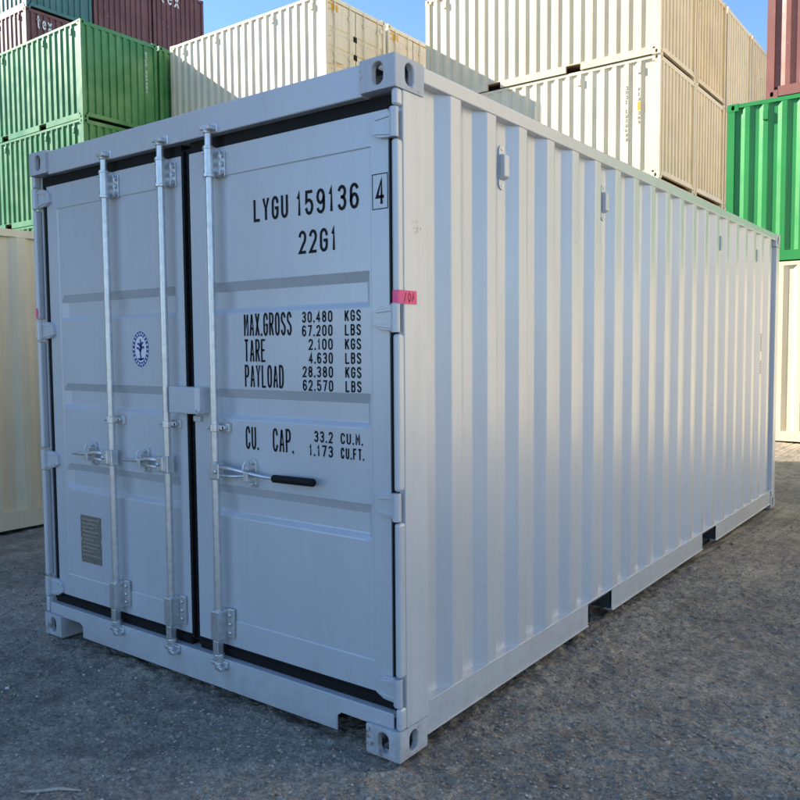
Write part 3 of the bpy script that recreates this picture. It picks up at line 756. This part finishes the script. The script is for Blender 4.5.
# the tall stack out of frame that throws the yard into shade, and unseen stacks added on the right for bounce light
for c in range(6):
    for l in range(4):
        place('blank', [M_cream, M_cream2, M_brown, M_green][(c*3+l) % 4], -11.7, 0.32 - c*2.50, l*HH, 'container in the tall stack beyond the left edge that shades the yard', 'containers out of frame on the left', Ln=12.192)
for c in range(4):  # unseen row, stacked tall to throw warm light on the grey side wall
    for l in range(6):
        place('blank', [M_cream2, M_cream2, M_cream][(c+l) % 3], 10.3 + c*6.2, 11.8, l*HH, 'unseen sunlit container of the row added beyond the right edge for bounce light', 'unseen bounce-light containers added on the right')

for c in range(2):  # unseen block added so its sunlit ends bounce warm light back
    for l in range(5):
        place('blank', M_cream2, 14.1, 6.7 + c*2.5, l*HH, 'unseen sunlit container of the block added beyond the right edge, ends bouncing light to the grey container', 'unseen bounce-light containers added in the block on the right')
for c in range(4):  # unseen stack added to warm the end faces of the tall cream stack
    for l in range(5):
        place('blank', [M_cream, M_cream2, M_cream3][(c+l) % 3], 8.6, 14.6 + c*2.53, l*HH, 'unseen container of the tall stack added behind the right edge stack for bounce light', 'unseen bounce-light containers added behind the right edge stack')

# marks on the stacked containers
def wmark(name, text, x, y, z, h, w, mat, parent, stroke=0.16):
    f = lambda u, v: (x, u, v)
    o = write(name, text, y, z, h, w, f, mat, parent, stroke)
    o.matrix_parent_inverse = Matrix.Translation(-Vector(parent.location)); return o
wmark('lettering', 'tex', -24.64+0.006, 12.84, 12.36, 0.42, 0.55, M_wtext, tex1, 0.11)
wmark('lettering', 'tex', -24.64+0.006, 17.88, 14.86, 0.55, 0.88, M_wtext, tex2, 0.11)
def vcolumn(parent, pts, mat, size):
    mb = MB()
    for (x, y, z), ax in pts:
        for sgm in random.sample([((-.5, .45), (.5, .45)), ((-.5, -.45), (.5, -.45)), ((-.45, -.5), (-.45, .5)), ((.45, -.5), (.45, .5)), ((-.5, 0), (.5, 0))], 3):
            f = (lambda u, v: (x, y+u, z+v)) if ax == 'y' else (lambda u, v: (x+u, y, z+v))
            ribbon(mb, [(sgm[0][0]*size*0.6, sgm[0][1]*size), (sgm[1][0]*size*0.6, sgm[1][1]*size)], size*0.12, f)
    o = mb.build('lettering', mat, parent, weld=False); o.matrix_parent_inverse = Matrix.Translation(-Vector(parent.location)); return o
gx1 = gtop.location.x + 3.029
vcolumn(gtop, [((gx1-0.008, gtop.location.y+0.843, 10.02 - i*0.105), 'y') for i in range(12) if i not in (4, 11)], M_wtext, 0.075)
by = bst.location.y - 1.219
vcolumn(bst, [((bst.location.x-3.029+0.316+0.278*18, by+0.003, 7.18 - i*0.1), 'x') for i in range(12) if i != 4], M_gtext, 0.065)
vcolumn(bst, [((bst.location.x-3.029+0.316+0.278*19, by+0.003, 7.10 - i*0.1), 'x') for i in range(8) if i not in (3, 4)], M_gtext, 0.06)
def patch(parent, x0, x1, y0, y1, z0, z1, mat, name='sticker'):
    mb = MB(); mb.box(x0, x1, y0, y1, z0, z1); o = mb.build(name, mat, parent); o.matrix_parent_inverse = Matrix.Translation(-Vector(parent.location)); return o
bx = bst.location.x-3.029+0.316+0.278*19
patch(bst, bx-0.036, bx+0.036, by+0.003, by+0.0055, 6.66, 6.84, M_yellow)
for c in range(2):
    pt = mtop[c, 3]; xx = pt.location.x + 3.029; yy = pt.location.y - 1.219
    patch(pt, xx-0.044, xx-0.041, yy+0.10, yy+0.52, 10.02, 10.19, M_yellow)

# ================================================================== loose stones and litter on the yard
ico_t = (1+5**0.5)/2
IV = np.array([(-1,ico_t,0),(1,ico_t,0),(-1,-ico_t,0),(1,-ico_t,0),(0,-1,ico_t),(0,1,ico_t),(0,-1,-ico_t),(0,1,-ico_t),(ico_t,0,-1),(ico_t,0,1),(-ico_t,0,-1),(-ico_t,0,1)])/math.sqrt(1+ico_t**2)
IF = np.array([(0,11,5),(0,5,1),(0,1,7),(0,7,10),(0,10,11),(1,5,9),(5,11,4),(11,10,2),(10,7,6),(7,1,8),(3,9,4),(3,4,2),(3,2,6),(3,6,8),(3,8,9),(4,9,5),(2,4,11),(6,2,10),(8,6,7),(9,8,1)])
def stones(name, n, smin, smax, mat, power=2.5, area=None):
    # scattered in a fan in front of the camera, denser close by
    u = rng.random(n); d = 1.9*(1 + u**1.4*7.0); an = rng.uniform(R(-33), R(33), n)
    fx, fy = -0.5985, 0.8012
    x = 1.7645 + d*(fx*np.cos(an) - fy*np.sin(an)*-1); y = -2.346 + d*(fy*np.cos(an) + fx*np.sin(an)*-1)
    ok = ~((x > -2.5) & (x < 0.02) & (y > -0.01) & (y < 6.1)) & ~((x < -4.95))
    x, y = x[ok], y[ok]; n = len(x)
    clump = vnoise(x, y, 1.1, 21) + vnoise(x, y, 3.7, 22)*0.6
    ok = clump > -0.18 + rng.normal(0, 0.12, n); x, y = x[ok], y[ok]; n = len(x)
    s = smin + (smax-smin)*rng.random(n)**power
    z = ground_z(x, y) + s*0.22
    th = rng.random(n)*6.283; sc = np.stack([s*rng.uniform(.7, 1.4, n), s*rng.uniform(.6, 1.1, n), s*rng.uniform(.4, .8, n)], 1)
    V = IV[None]*(1+rng.uniform(-.25, .25, (n, 12, 1)))*sc[:, None, :]
    c, si = np.cos(th)[:, None], np.sin(th)[:, None]
    W = np.stack([V[..., 0]*c - V[..., 1]*si + x[:, None], V[..., 0]*si + V[..., 1]*c + y[:, None], V[..., 2] + z[:, None]], -1)
    F = (IF[None] + (np.arange(n)*12)[:, None, None]).reshape(-1, 3).astype(np.int32)
    me = bpy.data.meshes.new(name); me.vertices.add(n*12); me.vertices.foreach_set('co', W.astype(np.float32).ravel())
    me.loops.add(F.size); me.loops.foreach_set('vertex_index', F.ravel()); me.polygons.add(len(F))
    me.polygons.foreach_set('loop_start', np.arange(0, F.size, 3, dtype=np.int32)); me.update(calc_edges=True); me.materials.append(mat)
    o = bpy.data.objects.new(name, me); col.objects.link(o); return o
ms, nt, b = newmat('stone')
gn = N(nt, 'ShaderNodeNewGeometry')
r = ramp(nt, gn.outputs['Random Per Island'], [(0.0, (0.18, 0.155, 0.125)), (0.5, (0.32, 0.275, 0.22)), (0.9, (0.43, 0.37, 0.295)), (0.985, (0.47, 0.42, 0.35)), (1.0, (0.60, 0.57, 0.52))])
nt.links.new(r.outputs[0], b.inputs['Base Color']); b.inputs['Roughness'].default_value = 0.85
tag(stones('gravel', 62000, 0.0025, 0.009, ms, 2.0), 'fine loose grit strewn over the yard', 'gravel', kind='stuff')
tag(stones('pebbles', 1500, 0.006, 0.018, ms, 2.6), 'loose pebbles strewn over the yard', 'pebbles', kind='stuff')
# straw and splinters
M_straw = simple('dry_straw', (0.38, 0.32, 0.22), 0.8, 0, 0.3, 5)
mb = MB()
for i in range(150):
    d = 2.0 + random.random()**1.6*5; an = R(random.uniform(-33, 33)); fx, fy = -0.5985, 0.8012
    x = 1.7645 + d*(fx*math.cos(an) + fy*math.sin(an)); y = -2.346 + d*(fy*math.cos(an) - fx*math.sin(an))
    if -2.5 < x < 0.05 and y > -0.03 or x < -4.9: continue
    L_ = random.uniform(0.012, 0.05); t = random.random()*6.28; z = float(ground_z(np.array([x]), np.array([y]))[0]) + 0.004
    mb.tube([(x, y, z), (x+L_*.5*math.cos(t), y+L_*.5*math.sin(t), z+random.uniform(0, .004)), (x+L_*math.cos(t+.2), y+L_*math.sin(t+.2), z)], random.uniform(0.0008, 0.0018), 4)
tag(mb.build('straw', M_straw, None, weld=False), 'scattered bits of dry straw on the gravel', 'straw', kind='stuff')
def gz(x, y): return float(ground_z(np.array([x]), np.array([y]))[0])
M_wood = simple('pale_splinter', (0.45, 0.40, 0.33), 0.8, 0, 0.2, 40)
mb = MB(); mb.tube([(-0.985, -0.925, gz(-.985, -.925)+.006), (-0.93, -0.885, gz(-.93, -.885)+.009), (-0.87, -0.845, gz(-.87, -.845)+.008), (-0.815, -0.795, gz(-.815, -.795)+.006)], [0.003, 0.006, 0.006, 0.003], 6)
tag(mb.build('wood_splinter', M_wood, None), 'thin pale splinter of wood lying on the gravel at the lower left', 'splinter')
M_pale = simple('pale_chip', (0.62, 0.60, 0.57), 0.7)
chips = [(-1.89, -0.50, .014, 'pale chip of stone on the gravel at the far left edge'), (-1.675, -0.475, .008, 'small pale chip just right of the leftmost one, on gravel'), (-0.16, -0.66, .009, 'pale chip on the gravel below the middle of the door sill')]
chips = chips[:2] + [(-0.42, -0.70, .010, 'pale chip lying alone on gravel in the lower left, nearest the camera')]
for x, y, s, lab in chips:
    V = [(x+s*v[0]*random.uniform(.8, 1.3), y+s*v[1]*random.uniform(.6, 1.0), gz(x, y)+s*.3+s*.5*v[2]) for v in IV]
    tag(MB().add(V, [tuple(f) for f in IF.tolist()]).build('pale_chip', M_pale, None, weld=False), lab, 'stone chip', 'pale chips on the gravel')
